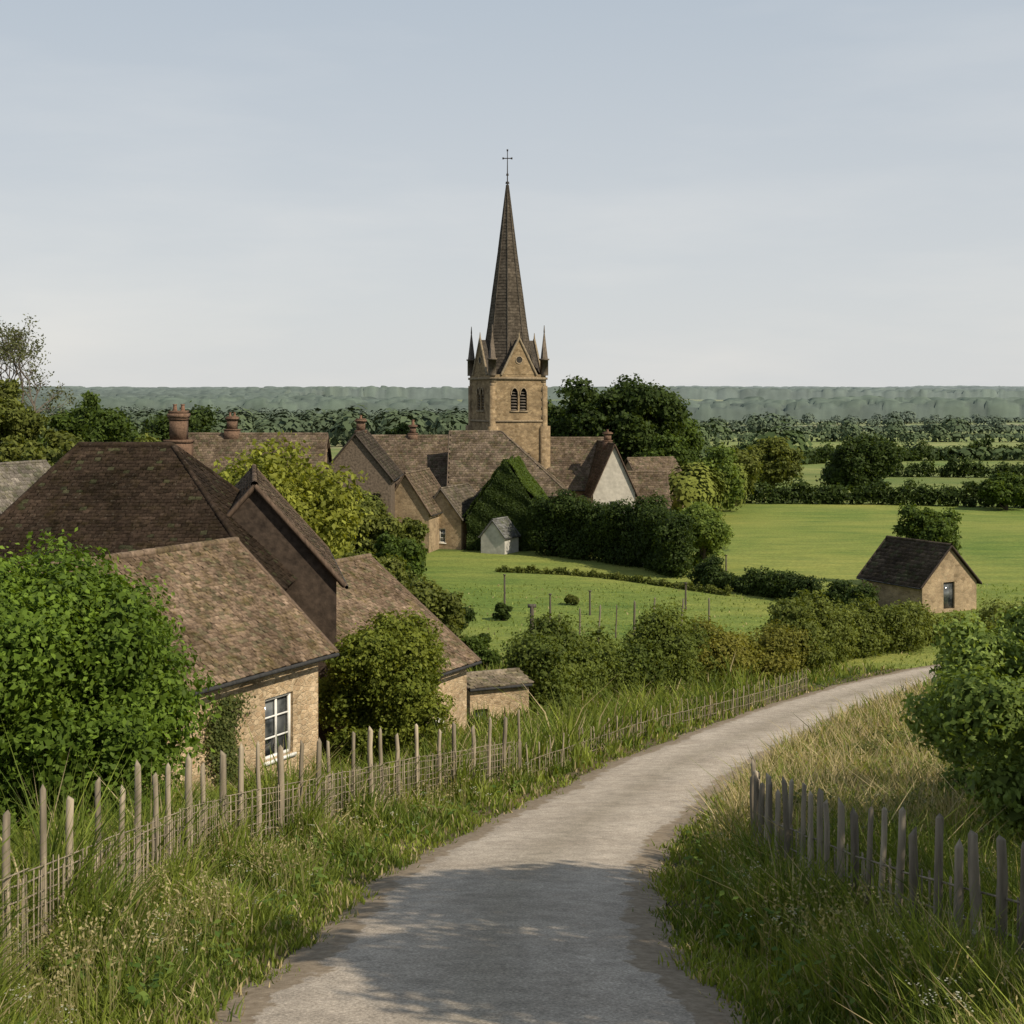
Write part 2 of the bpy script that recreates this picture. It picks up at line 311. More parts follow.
def roof_plane(mb,pts,tw,th,cA,cB,lift=.03,thick=.09,moss=.15):
    pts=[np.array(p,float) for p in pts]; u=unit(pts[1]-pts[0]); n=unit(np.cross(u,pts[2]-pts[0])); v=np.cross(n,u); o=pts[0]
    if n[2]<0: raise Exception('roof normal')
    mid=np.array(cA)*.6
    k=len(pts); top=np.array(pts); bot=top-n*thick
    V=np.vstack([top,bot]); F=[tuple(range(k)),tuple(range(2*k-1,k-1,-1))]+[(i,i+k,(i+1)%k+k,(i+1)%k) for i in range(k)]
    mb.add(V,[np.array([f]) for f in F],mid)
    uv=np.array([((p-o)@u,(p-o)@v) for p in pts]); umin,umax=uv[:,0].min(),uv[:,0].max(); vmax=uv[:,1].max()
    rows=int(vmax/th)+1; A=[]
    for j in range(rows):
        us_=np.arange(umin,umax+tw,tw)+(j%2)*tw*.5; A.append(np.stack([us_,np.full(len(us_),j*th)],-1))
    A=np.vstack(A); cu,cv=A[:,0]+tw/2,A[:,1]+th/2; ins=np.ones(len(A),bool)
    for i in range(k):
        a,b=uv[i],uv[(i+1)%k]; ins&=((b[0]-a[0])*(cv-a[1])-(b[1]-a[1])*(cu-a[0]))>-1e-6
    A=A[ins]; m=len(A)
    if m==0: return
    j1,j2=R.normal(size=(2,m))*.004; g=tw*.03; l=lift*(.6+.8*R.random(m)); va=A[:,1]-.02+R.normal(size=m)*th*.09; vb=A[:,1]+th*1.15; ua=A[:,0]+g+j1; ub=A[:,0]+tw-g+j2
    def P3(uu,vv,nn): return o+uu[:,None]*u+vv[:,None]*v+nn[:,None]*n
    vb=np.minimum(vb,vmax); z0=np.full(m,.004)
    VV=np.stack([P3(ua,va,l),P3(ub,va,l*(.8+.4*R.random(m))),P3(ub,vb,z0),P3(ua,vb,z0),P3(ua,va,z0),P3(ub,va,z0)],1).reshape(-1,3)
    I=np.arange(m)[:,None]*6; FF=np.concatenate([I+np.array([[0,1,2,3]]),I+np.array([[4,5,1,0]])])
    t=np.clip(.5+.2*R.normal(size=m)+.3*np.sin(A[:,0]*1.3+A[:,1]*.9)*np.sin(A[:,1]*1.7-A[:,0]*.4),0,1)[:,None]
    c=np.array(cA)*(1-t)+np.array(cB)*t
    ms=(R.random(m)<moss)[:,None]; c=np.where(ms,c*.6+np.array([.05,.06,.03])*.6,c)*(.76+.48*R.random((m,1)))
    mb.add(VV,FF,np.repeat(c,6,axis=0))
def ridge_cap(mb,p0,p1,r,col,seg=.36):
    p0=np.array(p0,float);p1=np.array(p1,float);L=np.linalg.norm(p1-p0);n=max(1,int(L/seg))
    for i in range(n):
        a=p0+(p1-p0)*i/n; b=p0+(p1-p0)*(i+1.03)/n; cc=np.array(col)*(.7+.6*R.random())
        tube(mb,a,b,r*(.95+.1*R.random()),r*.93,cc,8)
def chimney(mb,x,y,z0,z1,w,dp,pots=2,ang=0,col=(.15,.095,.065),potc=(.21,.12,.08)):
    ca,sa=math.cos(ang),math.sin(ang)
    def bx(w_,d_,a,b,c):
        A=np.array([ca*w_,sa*w_,0]);B=np.array([-sa*d_,ca*d_,0]); obox(mb,np.array([x,y,a])-A/2-B/2,A,B,(0,0,b-a),c)
    h=z1-z0; bx(w*1.5,dp*1.3,z0,z0+h*.45,col); bx(w*1.62,dp*1.4,z0+h*.45,z0+h*.5,col); bx(w*.95,dp,z0+h*.5,z0+h*.84,col); bx(w+.1,dp+.14,z0+h*.84,z0+h*.88,np.array(col)*1.1); bx(w+.24,dp+.26,z0+h*.88,z0+h*.95,np.array(col)*1.2); bx(w+.05,dp+.08,z0+h*.95,z1,np.array(col)*.9)
    for i in range(pots):
        o=(i-(pots-1)/2)*w/max(pots,1)*.95; px,py=x+ca*o,y+sa*o; s=min(w/pots,dp)*.27
        tube(mb,(px,py,z1),(px,py,z1+s*2.8),s,s*.75,potc,10); tube(mb,(px,py,z1+s*2.5),(px,py,z1+s*2.9),s*1.0,s*1.0,potc,10)
def house(name,cx,cy,ang,L,Wd,z0,zw,zr,wallm=None,cA=(.10,.065,.045),cB=(.2,.14,.1),tw=.3,th=.28,ov=.25,vo=.2,hipL=0,hipR=0,ops={},chim=(),wincol=(.7,.68,.62),lift=.03,bar=.05,wcol=(1,1,1),door={},moss=.15,gcol=None,pane=(2,3),verge=True):
    a=math.radians(ang); ca,sa=math.cos(a),math.sin(a)
    def Wp(x,y,z=None):
        q=(cx+ca*x-sa*y,cy+sa*x+ca*y); return q if z is None else (*q,z)
    E=empty(name); wm=MB(); rf=MB(); fr=MB(); gl=MB()
    c=[(-L/2,-Wd/2),(L/2,-Wd/2),(L/2,Wd/2),(-L/2,Wd/2)]
    for s in range(4):
        o=ops.get(s,[]); P=wall(wm,Wp(*c[s]),Wp(*c[(s+1)%4]),z0,zw,o,col=wcol)
        for q in o:
            if len(q)>4 and q[4]=='open':  # open doorway: dark slab stands in for the shade inside, no real pane
                oo=np.array(P(q[0]+.01,q[2]+.01,.15)); obox(gl,oo,np.array(P(q[1]-.01,q[2]+.01,.15))-oo,np.array(P(q[0]+.01,q[2]+.01,.13))-oo,(0,0,q[3]-q[2]-.02),(1,1,1))
            else: window(fr,gl,P,q,pane[0],pane[1],col=wincol,bar=bar)
    s_=(zr-zw)/(Wd/2); ze=zw-s_*ov; e=.06
    for s,hp in ((1,hipR),(3,hipL)):
        if not hp:
            p,q=Wp(*c[s]),Wp(*c[(s+1)%4]); mm=((p[0]+q[0])/2,(p[1]+q[1])/2,zr)
            wm.add([(*p,zw),(*q,zw),mm],[(0,1,2)],wcol if gcol is None else gcol)
    xl=-L/2-(ov if hipL else vo); xr=L/2+(ov if hipR else vo); yo=Wd/2+ov
    rl=xl+hipL; rr=xr-hipR
    roof_plane(rf,[Wp(xl,-yo,ze+e),Wp(xr,-yo,ze+e),Wp(rr,0,zr+e),Wp(rl,0,zr+e)],tw,th,cA,cB,lift,moss=moss)
    roof_plane(rf,[Wp(xr,yo,ze+e),Wp(xl,yo,ze+e),Wp(rl,0,zr+e),Wp(rr,0,zr+e)],tw,th,cA,cB,lift,moss=moss)
    cap=np.array(cB)*.8; rc=max(.09,tw*.35)
    if hipR:
        roof_plane(rf,[Wp(xr,-yo,ze+e),Wp(xr,yo,ze+e),Wp(rr,0,zr+e)],tw,th,cA,cB,lift,moss=moss)
        ridge_cap(rf,Wp(xr,-yo,ze+e),Wp(rr,0,zr+e),rc*.8,cap); ridge_cap(rf,Wp(xr,yo,ze+e),Wp(rr,0,zr+e),rc*.8,cap)
    if hipL:
        roof_plane(rf,[Wp(xl,yo,ze+e),Wp(xl,-yo,ze+e),Wp(rl,0,zr+e)],tw,th,cA,cB,lift,moss=moss)
        ridge_cap(rf,Wp(xl,-yo,ze+e),Wp(rl,0,zr+e),rc*.8,cap); ridge_cap(rf,Wp(xl,yo,ze+e),Wp(rl,0,zr+e),rc*.8,cap)
    ridge_cap(rf,Wp(rl,0,zr+e),Wp(rr,0,zr+e),rc,cap)
    bb=MB()
    for hp,xx in ((hipR,xr),(hipL,xl)):
        if not hp and verge:
            for sy in (-1,1):
                p=np.array(Wp(xx,sy*yo,ze+e-.03)); q=np.array(Wp(xx,0,zr+e-.03)); tube(bb,p,q,.07,.07,np.array(cA)*1.1,4)
    for sy in (-1,1): tube(bb,Wp(xl,sy*(yo+.04),ze),Wp(xr,sy*(yo+.04),ze),.045,.045,(.04,.04,.04),6)
    bb.build('bargeboards',WOOD,E)
    wm.build('walls',wallm or VSTONE,E); rf.build('roof',TILE,E)
    if fr.n: fr.build('frames',PAINT,E)
    if gl.n: gl.build('panes_and_dark_fills',GLASS,E)
    if chim:
        cm=MB()
        for q in chim: chimney(cm,*Wp(q[0],q[1]),*q[2:6],q[6] if len(q)>6 else 2,a)
        cm.build('chimney',BRICK,E)
    return E,Wp
# ------------------------------------------------------------------ near cottages
tA,tB=(.115,.08,.055),(.235,.172,.125)
_,WpA=house('stone_cottage',-7.92,28.88,60.9,6.6,4.92,-9.4,-5.45,-3.44,WALL,tA,tB,.14,.1,.3,.25,
   ops={0:[(4.81,5.73,1.81,3.09)]},wincol=(.78,.77,.74),lift=.024,bar=.045,moss=.22)
house('hipped_farmhouse',-9.1,35.2,0,7.2,7.8,-11.2,-4.37,-1.43,WALL,(.024,.017,.012),(.052,.036,.026),.16,.12,.3,.3,hipL=2.28,hipR=3.2,lift=.025,moss=.05)
house('gabled_annexe',-6.87,37.9,100.4,7.8,3.9,-11.5,-4.54,-2.32,DARKW,(.09,.062,.044),(.17,.12,.086),.17,.12,.2,.12,wcol=(.055,.04,.03))
house('tiled_barn',-5.54,41.6,60.9,4.3,7.24,-12.6,-7.78,-5.16,WALL,tA,tB,.17,.12,.3,.25,ops={0:[(2.6,3.2,2.4,3.6)]},lift=.024,moss=.2)
house('stone_outbuilding',-.75,45.2,24,2.0,1.8,-12,-9.25,-9.05,WALL,(.15,.12,.09),(.24,.2,.15),.2,.2,.08,.06,ops={0:[(.15,.6,.9,2.1,'open')]})
# ------------------------------------------------------------------ village
vA,vB=(.11,.08,.058),(.21,.16,.118)
house('long_village_house',-21.5,120,0,11.5,8,-14,-7.4,-3.75,VSTONE,vA,vB,ops={0:[(2,3.2,3.5,5),(6,7.2,3.5,5)]},chim=[(-6.0,-2.6,-6.5,-1.7,1.35,1.2,2),(-2.1,0,-4.4,-2.2,.8,.8,2)])
house('gabled_house',-12.4,117,90,9,5.6,-14,-6.9,-3.5,DARKW,(.05,.04,.033),(.1,.08,.065),wcol=(.13,.10,.075),ops={3:[(2.2,3.2,3.4,4.8)]},chim=[(2.5,.3,-4.4,-2.4,.7,.7,2)])
house('church_nave',-8.6,135,0,11.8,11.4,-14,-9.7,-4.4,CSTONE,vA,vB,ops={0:[(1.2,2,.9,3.4),(4,4.8,.9,3.4),(8.8,9.8,.9,3.4)]},chim=[(-.8,0,-4.9,-3.3,.6,.6,1)])
house('dormered_cottage',-8.0,120,78,7,4,-14,-9.9,-6.9,VSTONE,vA,vB,ops={3:[(1.3,2.4,1.3,2.6)]})
house('village_cottage',-4.9,122,70,6,3.6,-14,-10.6,-8.3,VSTONE,(.10,.085,.07),(.18,.15,.12),ops={3:[(1.1,2.2,1.2,2.4)]})
house('church_chancel',-.3,131.5,0,10.6,10,-14,-9.2,-3.9,CSTONE,(.12,.09,.066),(.23,.178,.135),hipR=6.2,ops={0:[(1.4,2.2,1.2,3.6),(5,5.8,1.2,3.6)]})
house('church_aisle',5.8,141,0,6.5,9,-14,-9.4,-4.8,CSTONE,vA,vB)
house('white_gabled_house',9.0,137,98,8,4.0,-14,-9.5,-5.1,PLASTER,(.08,.055,.04),(.15,.11,.08),wcol=(.50,.46,.40),ops={3:[(1.5,2.4,2.2,3.6)]},chim=[(-1.,0,-5.6,-4.0,.6,.6,2)])
house('village_cottage',12.6,138,0,4.4,6,-14,-11,-8.0,VSTONE,vA,vB)
house('village_cottage',14.6,150,20,5,6,-14,-9.6,-7.2,VSTONE,vA,vB)
house('village_cottage',-29,82,65,5.5,5.5,-14,-7.3,-4.3,VSTONE,(.13,.115,.1),(.21,.185,.16),chim=[])
house('garden_shed',-1.0,116.6,62,2.4,2.2,-14,-11.9,-10.6,PLASTER,(.12,.12,.12),(.2,.2,.2),wcol=(.5,.48,.44),ov=.12,vo=.1)
house('field_barn',25.0,87.5,118,5.2,4.4,-13.8,-11.5,-9.35,VSTONE,(.045,.034,.027),(.09,.07,.054),ops={3:[(1.7,2.6,.7,2.3,'open')]},ov=.25,vo=.15)
# ------------------------------------------------------------------ church tower with spire
def tower():
    E=empty('church_tower'); cx,cy=-.45,140.; hw=2.85; z0,z1=-14.,1.5
    a=math.radians(23); ca,sa=math.cos(a),math.sin(a)
    def Wp(x,y,z): return (cx+ca*x-sa*y,cy+sa*x+ca*y,z)
    wm=MB(); tr=MB(); dk=MB(); rf=MB(); ir=MB()
    c=[(-hw,-hw),(hw,-hw),(hw,hw),(-hw,hw)]
    for s in range(4):
        p0=Wp(*c[s],0)[:2]; p1=Wp(*c[(s+1)%4],0)[:2]; L=2*hw; m=L/2; oh=14.2; ob=12.0
        ops=[(m-.85,m-.09,ob,oh),(m+.09,m+.85,ob,oh),(m-.2,m+.2,6.2,7.6)]
        P=wall(wm,p0,p1,z0,z1,ops,.35)
        for (u0,u1,v0,v1) in ops:
            w=u1-u0; um=(u0+u1)/2; rise=min(w*.85,(v1-v0)*.5); sp=v1-rise
            for sgn in (-1,1):
                t=np.linspace(0,1,7); uu=um+sgn*(w/2)*(1-t**1.6) ; vv=sp+rise*np.sin(t*np.pi/2)**.9
                q=[P(a_,b_,.02) for a_,b_ in zip(uu,vv)]+[P(um+sgn*w/2,v1,.02)]
                if sgn<0: q=q[::-1]
                wm.add(q,[tuple(range(len(q)))])
                for k in range(6):
                    A=np.array(P(uu[k],vv[k],-.05)); B=np.array(P(uu[k+1],vv[k+1],-.05)); tube(tr,A,B,.06,.06,(.3,.235,.155),4)
            oo=np.array(P(u0,v0,.33)); obox(dk,oo,np.array(P(u1,v0,.33))-oo,np.array(P(u0,v0,.30))-oo,(0,0,v1-v0),(1,1,1))
            for k in range(int((v1-v0)/.28)):
                v=v0+.14+.28*k; oo=np.array(P(u0+.02,v,.28)); obox(tr,oo,np.array(P(u1-.02,v,.28))-oo,np.array(P(u0+.02,v-.1,.1))-oo,(0,0,.04),(.13,.11,.09))
            oo=np.array(P(u0-.1,v0-.14,.05)); obox(tr,oo,np.array(P(u1+.1,v0-.14,.05))-oo,np.array(P(u0-.1,v0-.14,-.1))-oo,(0,0,.13),(.28,.22,.145))
        for v,hh,pr in ((10.9,.18,.1),(15.0,.22,.14),(5.4,.16,.09)):
            oo=np.array(P(-pr,v,.02)); obox(tr,oo,np.array(P(L+pr-.004,v,.02))-oo,np.array(P(-pr,v,-pr))-oo,(0,0,hh),(.25,.195,.13))
        for k in range(34):
            ln=.5 if k%2 else .3
            for u0 in (0.,L-ln):
                oo=np.array(P(u0-.0+(-.025 if u0==0 else 0),.2+k*.44,.0)); obox(tr,oo,np.array(P(u0+ln+(.022 if u0 else 0),.2+k*.44,.0))-oo,np.array(P(u0+(-.025 if u0==0 else 0),.2+k*.44,-.028-.003*(s%2)))-oo,(0,0,.41),np.array((.29,.22,.14))*(.75+.4*R.random()))
        gw=1.75; gz=4.9
        g=[P(m-gw,z1-z0,-.03),P(m+gw,z1-z0,-.03),P(m,gz-z0,-.03)]; wm.add(g,[(0,1,2)])
        for sg_ in (-1,1):
            A=np.array(P(m+sg_*(gw+.1),z1-z0-.05,-.05)); B=np.array(P(m,gz-z0+.12,-.05)); tube(tr,A,B,.14,.12,(.25,.2,.135),5)
        tube(tr,P(m,gz-z0,-.05),P(m,gz-z0+.75,-.05),.12,.03,(.25,.2,.135),6)
        an=np.linspace(0,2*np.pi,13)[:-1]; ring=[P(m+.36*math.cos(t),1.4+z1-z0+.36*math.sin(t),-.045) for t in an]; dk.add(ring,[tuple(range(12))])
        for k in range(12): tube(tr,ring[k],ring[(k+1)%12],.06,.06,(.3,.235,.155),4)
        bk=P(m,gz-z0,hw*.72)
        rf.add([P(m-gw-.05,z1-z0,.0),g[2],bk],[(0,1,2)],(.075,.065,.055)); rf.add([P(m+gw+.05,z1-z0,0.),bk,g[2]],[(0,1,2)],(.075,.065,.055))
        px,py=c[s]; px*=.96;py*=.96
        def sq(r,z): return [Wp(px-r,py-r,z),Wp(px+r,py-r,z),Wp(px+r,py+r,z),Wp(px-r,py+r,z)]
        V=np.array(sq(.3,1.4)+sq(.3,2.9)+sq(.38,2.9)+sq(.38,3.05)+sq(.27,3.05)+sq(.03,5.7)); F=[(i*4+j,i*4+(j+1)%4,i*4+4+(j+1)%4,i*4+4+j) for i in range(5) for j in range(4)]
        tr.add(V,F,(.13,.105,.08)); tube(tr,Wp(px,py,5.6),Wp(px,py,6.3),.08,.03,(.12,.1,.08),5)
        for (dx,dy) in ((px,py),):
            for zt,o in ((-9,.7),(-3.5,.45),(.4,.24)):
                V=[Wp(dx-o,dy-o,z0),Wp(dx+o,dy-o,z0),Wp(dx+o,dy+o,z0),Wp(dx-o,dy+o,z0),Wp(dx-o,dy-o,zt),Wp(dx+o,dy-o,zt),Wp(dx+o,dy+o,zt),Wp(dx-o,dy+o,zt)]
                wm.add(V,[(4,5,6,7),(0,1,5,4),(1,2,6,5),(2,3,7,6),(3,0,4,7)])
    wm.add([Wp(*c[i],z1-.02) for i in range(4)],[(0,1,2,3)])
    prof=np.array([(1.45,2.95),(2.3,2.72),(3.2,2.46),(4.2,2.2),(6.4,1.86),(8.9,1.53),(13.8,.86),(20.2,.07)])
    zs=np.arange(1.45,20.2,.3); an=(np.arange(8)+.5)*np.pi/4
    for i,z in enumerate(zs):
        zt=min(z+.31,20.2); r0=np.interp(z,prof[:,0],prof[:,1])+.035; r1=np.interp(zt,prof[:,0],prof[:,1])
        for j in range(8):
            A=np.array(Wp(r0*math.cos(an[j]),r0*math.sin(an[j]),z)); B=np.array(Wp(r0*math.cos(an[(j+1)%8]),r0*math.sin(an[(j+1)%8]),z))
            Cc=np.array(Wp(r1*math.cos(an[(j+1)%8]),r1*math.sin(an[(j+1)%8]),zt)); D=np.array(Wp(r1*math.cos(an[j]),r1*math.sin(an[j]),zt))
            nn=max(1,int(np.linalg.norm(B-A)/.3)); t=np.linspace(0,1,nn+1)
            for q in range(nn):
                V=[A+(B-A)*t[q],A+(B-A)*t[q+1],D+(Cc-D)*t[q+1],D+(Cc-D)*t[q]]
                cc=np.array((.088,.073,.057))*(.75+.5*R.random()); rf.add(V,[(0,1,2,3)],cc)
    for j in range(8):
        for i in range(len(prof)-1):
            A=Wp((prof[i,1]+.03)*math.cos(an[j]),(prof[i,1]+.03)*math.sin(an[j]),prof[i,0]); B=Wp((prof[i+1,1]+.03)*math.cos(an[j]),(prof[i+1,1]+.03)*math.sin(an[j]),prof[i+1,0]); tube(rf,A,B,.06,.05,(.085,.073,.06),5)
    T_=lambda z:Wp(0,0,z)
    tube(ir,T_(20.),T_(23.6),.07,.04,(1,1,1),6)
    for z,r in ((20.4,.2),(21.2,.13)): tube(ir,T_(z-.1),T_(z+.1),r,r*.8,(1,1,1),8)
    tube(ir,(cx-.42,cy,22.8),(cx+.42,cy,22.8),.05,.05,(1,1,1),5); 
    for dx,dz in ((-.42,0),(.42,0),(0,.8)): tube(ir,(cx+dx-.08,cy,22.8+dz),(cx+dx+.08,cy,22.8+dz),.1,.1,(1,1,1),6)
    wm.build('tower_walls',CSTONE,E); tr.build('stone_trim',TRIM,E); dk.build('louvre_openings',DARK,E); rf.build('spire',SPIRE,E); ir.build('finial_cross',IRON,E)
tower()
# ------------------------------------------------------------------ foliage palette
G1=((.058,.10,.014),(.165,.25,.033)); G2=((.042,.068,.015),(.105,.155,.027)); OL=((.075,.098,.022),(.18,.20,.045)); DK=((.025,.043,.012),(.072,.106,.024)); LG=((.08,.125,.024),(.19,.25,.055))
# near planting
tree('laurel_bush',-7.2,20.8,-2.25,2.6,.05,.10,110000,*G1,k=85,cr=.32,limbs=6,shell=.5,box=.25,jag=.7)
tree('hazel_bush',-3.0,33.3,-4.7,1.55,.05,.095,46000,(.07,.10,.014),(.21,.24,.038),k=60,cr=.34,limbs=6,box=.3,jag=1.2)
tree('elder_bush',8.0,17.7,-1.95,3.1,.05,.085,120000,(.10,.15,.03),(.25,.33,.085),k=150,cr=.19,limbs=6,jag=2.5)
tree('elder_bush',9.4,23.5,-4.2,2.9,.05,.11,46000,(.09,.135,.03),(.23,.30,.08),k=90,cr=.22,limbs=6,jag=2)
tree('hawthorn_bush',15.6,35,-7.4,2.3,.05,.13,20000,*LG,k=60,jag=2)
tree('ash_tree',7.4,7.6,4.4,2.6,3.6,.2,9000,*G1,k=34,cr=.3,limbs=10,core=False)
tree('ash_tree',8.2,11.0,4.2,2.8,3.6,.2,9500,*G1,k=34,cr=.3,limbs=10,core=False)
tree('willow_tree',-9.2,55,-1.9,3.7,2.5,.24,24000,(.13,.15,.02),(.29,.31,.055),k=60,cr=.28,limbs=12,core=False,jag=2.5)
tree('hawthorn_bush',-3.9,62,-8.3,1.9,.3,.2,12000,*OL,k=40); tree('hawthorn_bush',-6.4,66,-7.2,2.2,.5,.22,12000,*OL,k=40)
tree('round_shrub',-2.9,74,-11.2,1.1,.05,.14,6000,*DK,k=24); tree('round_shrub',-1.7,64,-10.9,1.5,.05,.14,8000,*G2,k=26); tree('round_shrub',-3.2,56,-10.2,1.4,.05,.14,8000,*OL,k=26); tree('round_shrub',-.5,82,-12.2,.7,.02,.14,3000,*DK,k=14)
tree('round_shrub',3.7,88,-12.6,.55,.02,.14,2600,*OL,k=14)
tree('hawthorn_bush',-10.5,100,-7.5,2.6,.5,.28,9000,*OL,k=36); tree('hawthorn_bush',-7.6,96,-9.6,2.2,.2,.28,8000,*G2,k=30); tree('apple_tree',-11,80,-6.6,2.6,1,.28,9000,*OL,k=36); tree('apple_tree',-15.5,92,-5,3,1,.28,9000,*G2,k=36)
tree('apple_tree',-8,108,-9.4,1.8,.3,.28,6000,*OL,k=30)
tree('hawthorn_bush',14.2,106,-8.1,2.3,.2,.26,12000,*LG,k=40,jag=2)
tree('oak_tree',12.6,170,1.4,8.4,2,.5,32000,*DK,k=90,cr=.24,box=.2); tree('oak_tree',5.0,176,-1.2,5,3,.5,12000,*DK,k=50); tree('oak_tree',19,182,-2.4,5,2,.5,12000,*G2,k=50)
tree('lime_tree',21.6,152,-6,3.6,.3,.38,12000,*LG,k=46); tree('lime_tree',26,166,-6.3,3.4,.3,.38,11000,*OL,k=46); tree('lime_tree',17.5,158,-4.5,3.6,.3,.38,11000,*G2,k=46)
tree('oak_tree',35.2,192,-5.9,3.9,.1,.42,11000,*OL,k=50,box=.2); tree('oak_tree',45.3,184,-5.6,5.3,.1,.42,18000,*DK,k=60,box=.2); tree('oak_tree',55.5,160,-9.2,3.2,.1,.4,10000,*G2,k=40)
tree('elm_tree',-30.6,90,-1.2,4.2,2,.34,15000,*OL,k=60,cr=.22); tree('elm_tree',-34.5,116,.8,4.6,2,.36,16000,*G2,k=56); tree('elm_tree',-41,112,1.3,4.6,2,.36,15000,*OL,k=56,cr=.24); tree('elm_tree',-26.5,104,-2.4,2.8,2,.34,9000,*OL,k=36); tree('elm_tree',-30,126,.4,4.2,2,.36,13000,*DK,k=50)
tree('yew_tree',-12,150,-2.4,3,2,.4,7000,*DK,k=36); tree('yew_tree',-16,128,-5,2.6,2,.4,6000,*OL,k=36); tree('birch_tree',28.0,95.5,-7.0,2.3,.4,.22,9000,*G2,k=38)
def bare_tree():
    mb=MB(); x,y=-41.6,121.; zb=float(hgt(x,y)); col=(.12,.10,.08); tips=[]
    def br(p,dv,l,r,dep):
        q=p+dv*l; tube(mb,p,q,r,r*.65,col,5,1,2,l*.04)
        if dep==0: tips.append(q); return
        for _ in range(3):
            br(q,unit(dv+R.normal(size=3)*.42+np.array([0,0,.14])),l*(.6+.22*R.random()),r*.6,dep-1)
    br(np.array([x,y,zb]),np.array([.02,0,1.]),5.6,.32,6)
    t=np.array(tips); k=R.integers(0,len(t),5000); p=t[k]+R.normal(size=(5000,3))*.3
    leaf_quads(mb,p,rdir(5000),.2+.14*R.random(5000),np.array((.11,.12,.05))*(.6+.8*R.random((5000,1))))
    mb.build('ash_tree',[LEAF,BARK])
bare_tree()
# climbing plant on the cottage wall
mb=MB(); n=5200; u=R.normal(size=n)*.22; v=R.random(n); px=.08+u*(.5+.8*v)+.12*np.sin(v*7); a=math.radians(60.9)
base=np.array(WpA(.1,-2.46)); q=np.stack([base[0]+math.cos(a)*px+math.sin(a)*(.06+.16*R.random(n)),base[1]+math.sin(a)*px-math.cos(a)*(.06+.16*R.random(n)),-8.3+2.3*v],-1)
t=R.random((n,1)); leaf_quads(mb,q,unit(np.array([math.sin(a),-math.cos(a),.2])+rdir(n)*.7),.07*(.6+.8*R.random(n)),np.array((.05,.075,.02))*(1-t)+np.array((.15,.17,.05))*t)
b3=np.array([base[0]+math.sin(a)*.1,base[1]-math.cos(a)*.1,-8.6]); tube(mb,b3,b3+np.array([.03,.02,2.2]),.035,.015,(.11,.085,.06),6,1,4,.04); tube(mb,b3,b3+np.array([.14,.2,2.0]),.025,.01,(.11,.085,.06),6,1,4,.04); mb.build('climbing_rose',[LEAF,BARK])
# hedges
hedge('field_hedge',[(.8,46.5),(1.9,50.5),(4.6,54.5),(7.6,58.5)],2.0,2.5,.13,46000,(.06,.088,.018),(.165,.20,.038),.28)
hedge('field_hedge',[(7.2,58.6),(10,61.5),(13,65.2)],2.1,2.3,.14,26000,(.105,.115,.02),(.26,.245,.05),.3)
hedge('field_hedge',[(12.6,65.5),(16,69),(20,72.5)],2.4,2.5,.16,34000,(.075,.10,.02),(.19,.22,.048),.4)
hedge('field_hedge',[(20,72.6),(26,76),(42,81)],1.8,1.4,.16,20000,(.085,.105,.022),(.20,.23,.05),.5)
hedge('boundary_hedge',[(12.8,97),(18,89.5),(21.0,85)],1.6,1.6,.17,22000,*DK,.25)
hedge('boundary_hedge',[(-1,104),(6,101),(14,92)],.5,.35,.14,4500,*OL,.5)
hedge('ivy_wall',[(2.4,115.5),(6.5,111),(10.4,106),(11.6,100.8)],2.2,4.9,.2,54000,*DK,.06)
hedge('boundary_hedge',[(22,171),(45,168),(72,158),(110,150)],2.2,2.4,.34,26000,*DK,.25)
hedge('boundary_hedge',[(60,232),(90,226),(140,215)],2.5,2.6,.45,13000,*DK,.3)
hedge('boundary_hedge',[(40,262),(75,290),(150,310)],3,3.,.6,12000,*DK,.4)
E_,Wp=house('ivy_covered_house',-.1,121.5,83,7,6.2,-14,-10.5,-6.2,VSTONE,(.03,.04,.02),(.06,.08,.03))
mb=MB()
def leaves_poly(mb,pts,n,size,dep,cA,cB):
    p=np.array(pts,float); nr=unit(np.cross(p[1]-p[0],p[2]-p[0])); tri=[(0,1,2)]+([(0,2,3)] if len(p)==4 else [])
    for t in tri:
        m=n//len(tri); a,b=R.random((2,m)); f=a+b>1; a[f]=1-a[f]; b[f]=1-b[f]
        q=p[t[0]]+a[:,None]*(p[t[1]]-p[t[0]])+b[:,None]*(p[t[2]]-p[t[0]])
        off=(dep*(.5+.5*np.sin(q[:,0]*2.1+q[:,2]*1.3)*np.sin(q[:,2]*2.4-q[:,1]))+.1*R.random(m))[:,None]
        tt=R.random((m,1)); leaf_quads(mb,q+nr*off,unit(nr+rdir(m)*.8),size*(.6+.7*R.random(m)),np.array(cA)*(1-tt)+np.array(cB)*tt)
leaves_poly(mb,[Wp(-3.6,3.2,-13.3),Wp(-3.6,-3.2,-13.3),Wp(-3.6,-3.2,-10.4),Wp(-3.6,3.2,-10.4)],9000,.24,.35,*DK)
leaves_poly(mb,[Wp(-3.6,3.3,-10.7),Wp(-3.6,-3.3,-10.7),Wp(-3.6,0,-5.9)],8000,.24,.35,*DK)
leaves_poly(mb,[Wp(-3.7,-3.4,-10.6),Wp(3.7,-3.4,-10.6),Wp(3.7,0,-6.),Wp(-3.7,0,-6.)],14000,.24,.3,*G2)
leaves_poly(mb,[Wp(3.7,3.4,-10.6),Wp(-3.7,3.4,-10.6),Wp(-3.7,0,-6.),Wp(3.7,0,-6.)],9000,.24,.3,*DK)
o=mb.build('ivy',LEAF,E_)
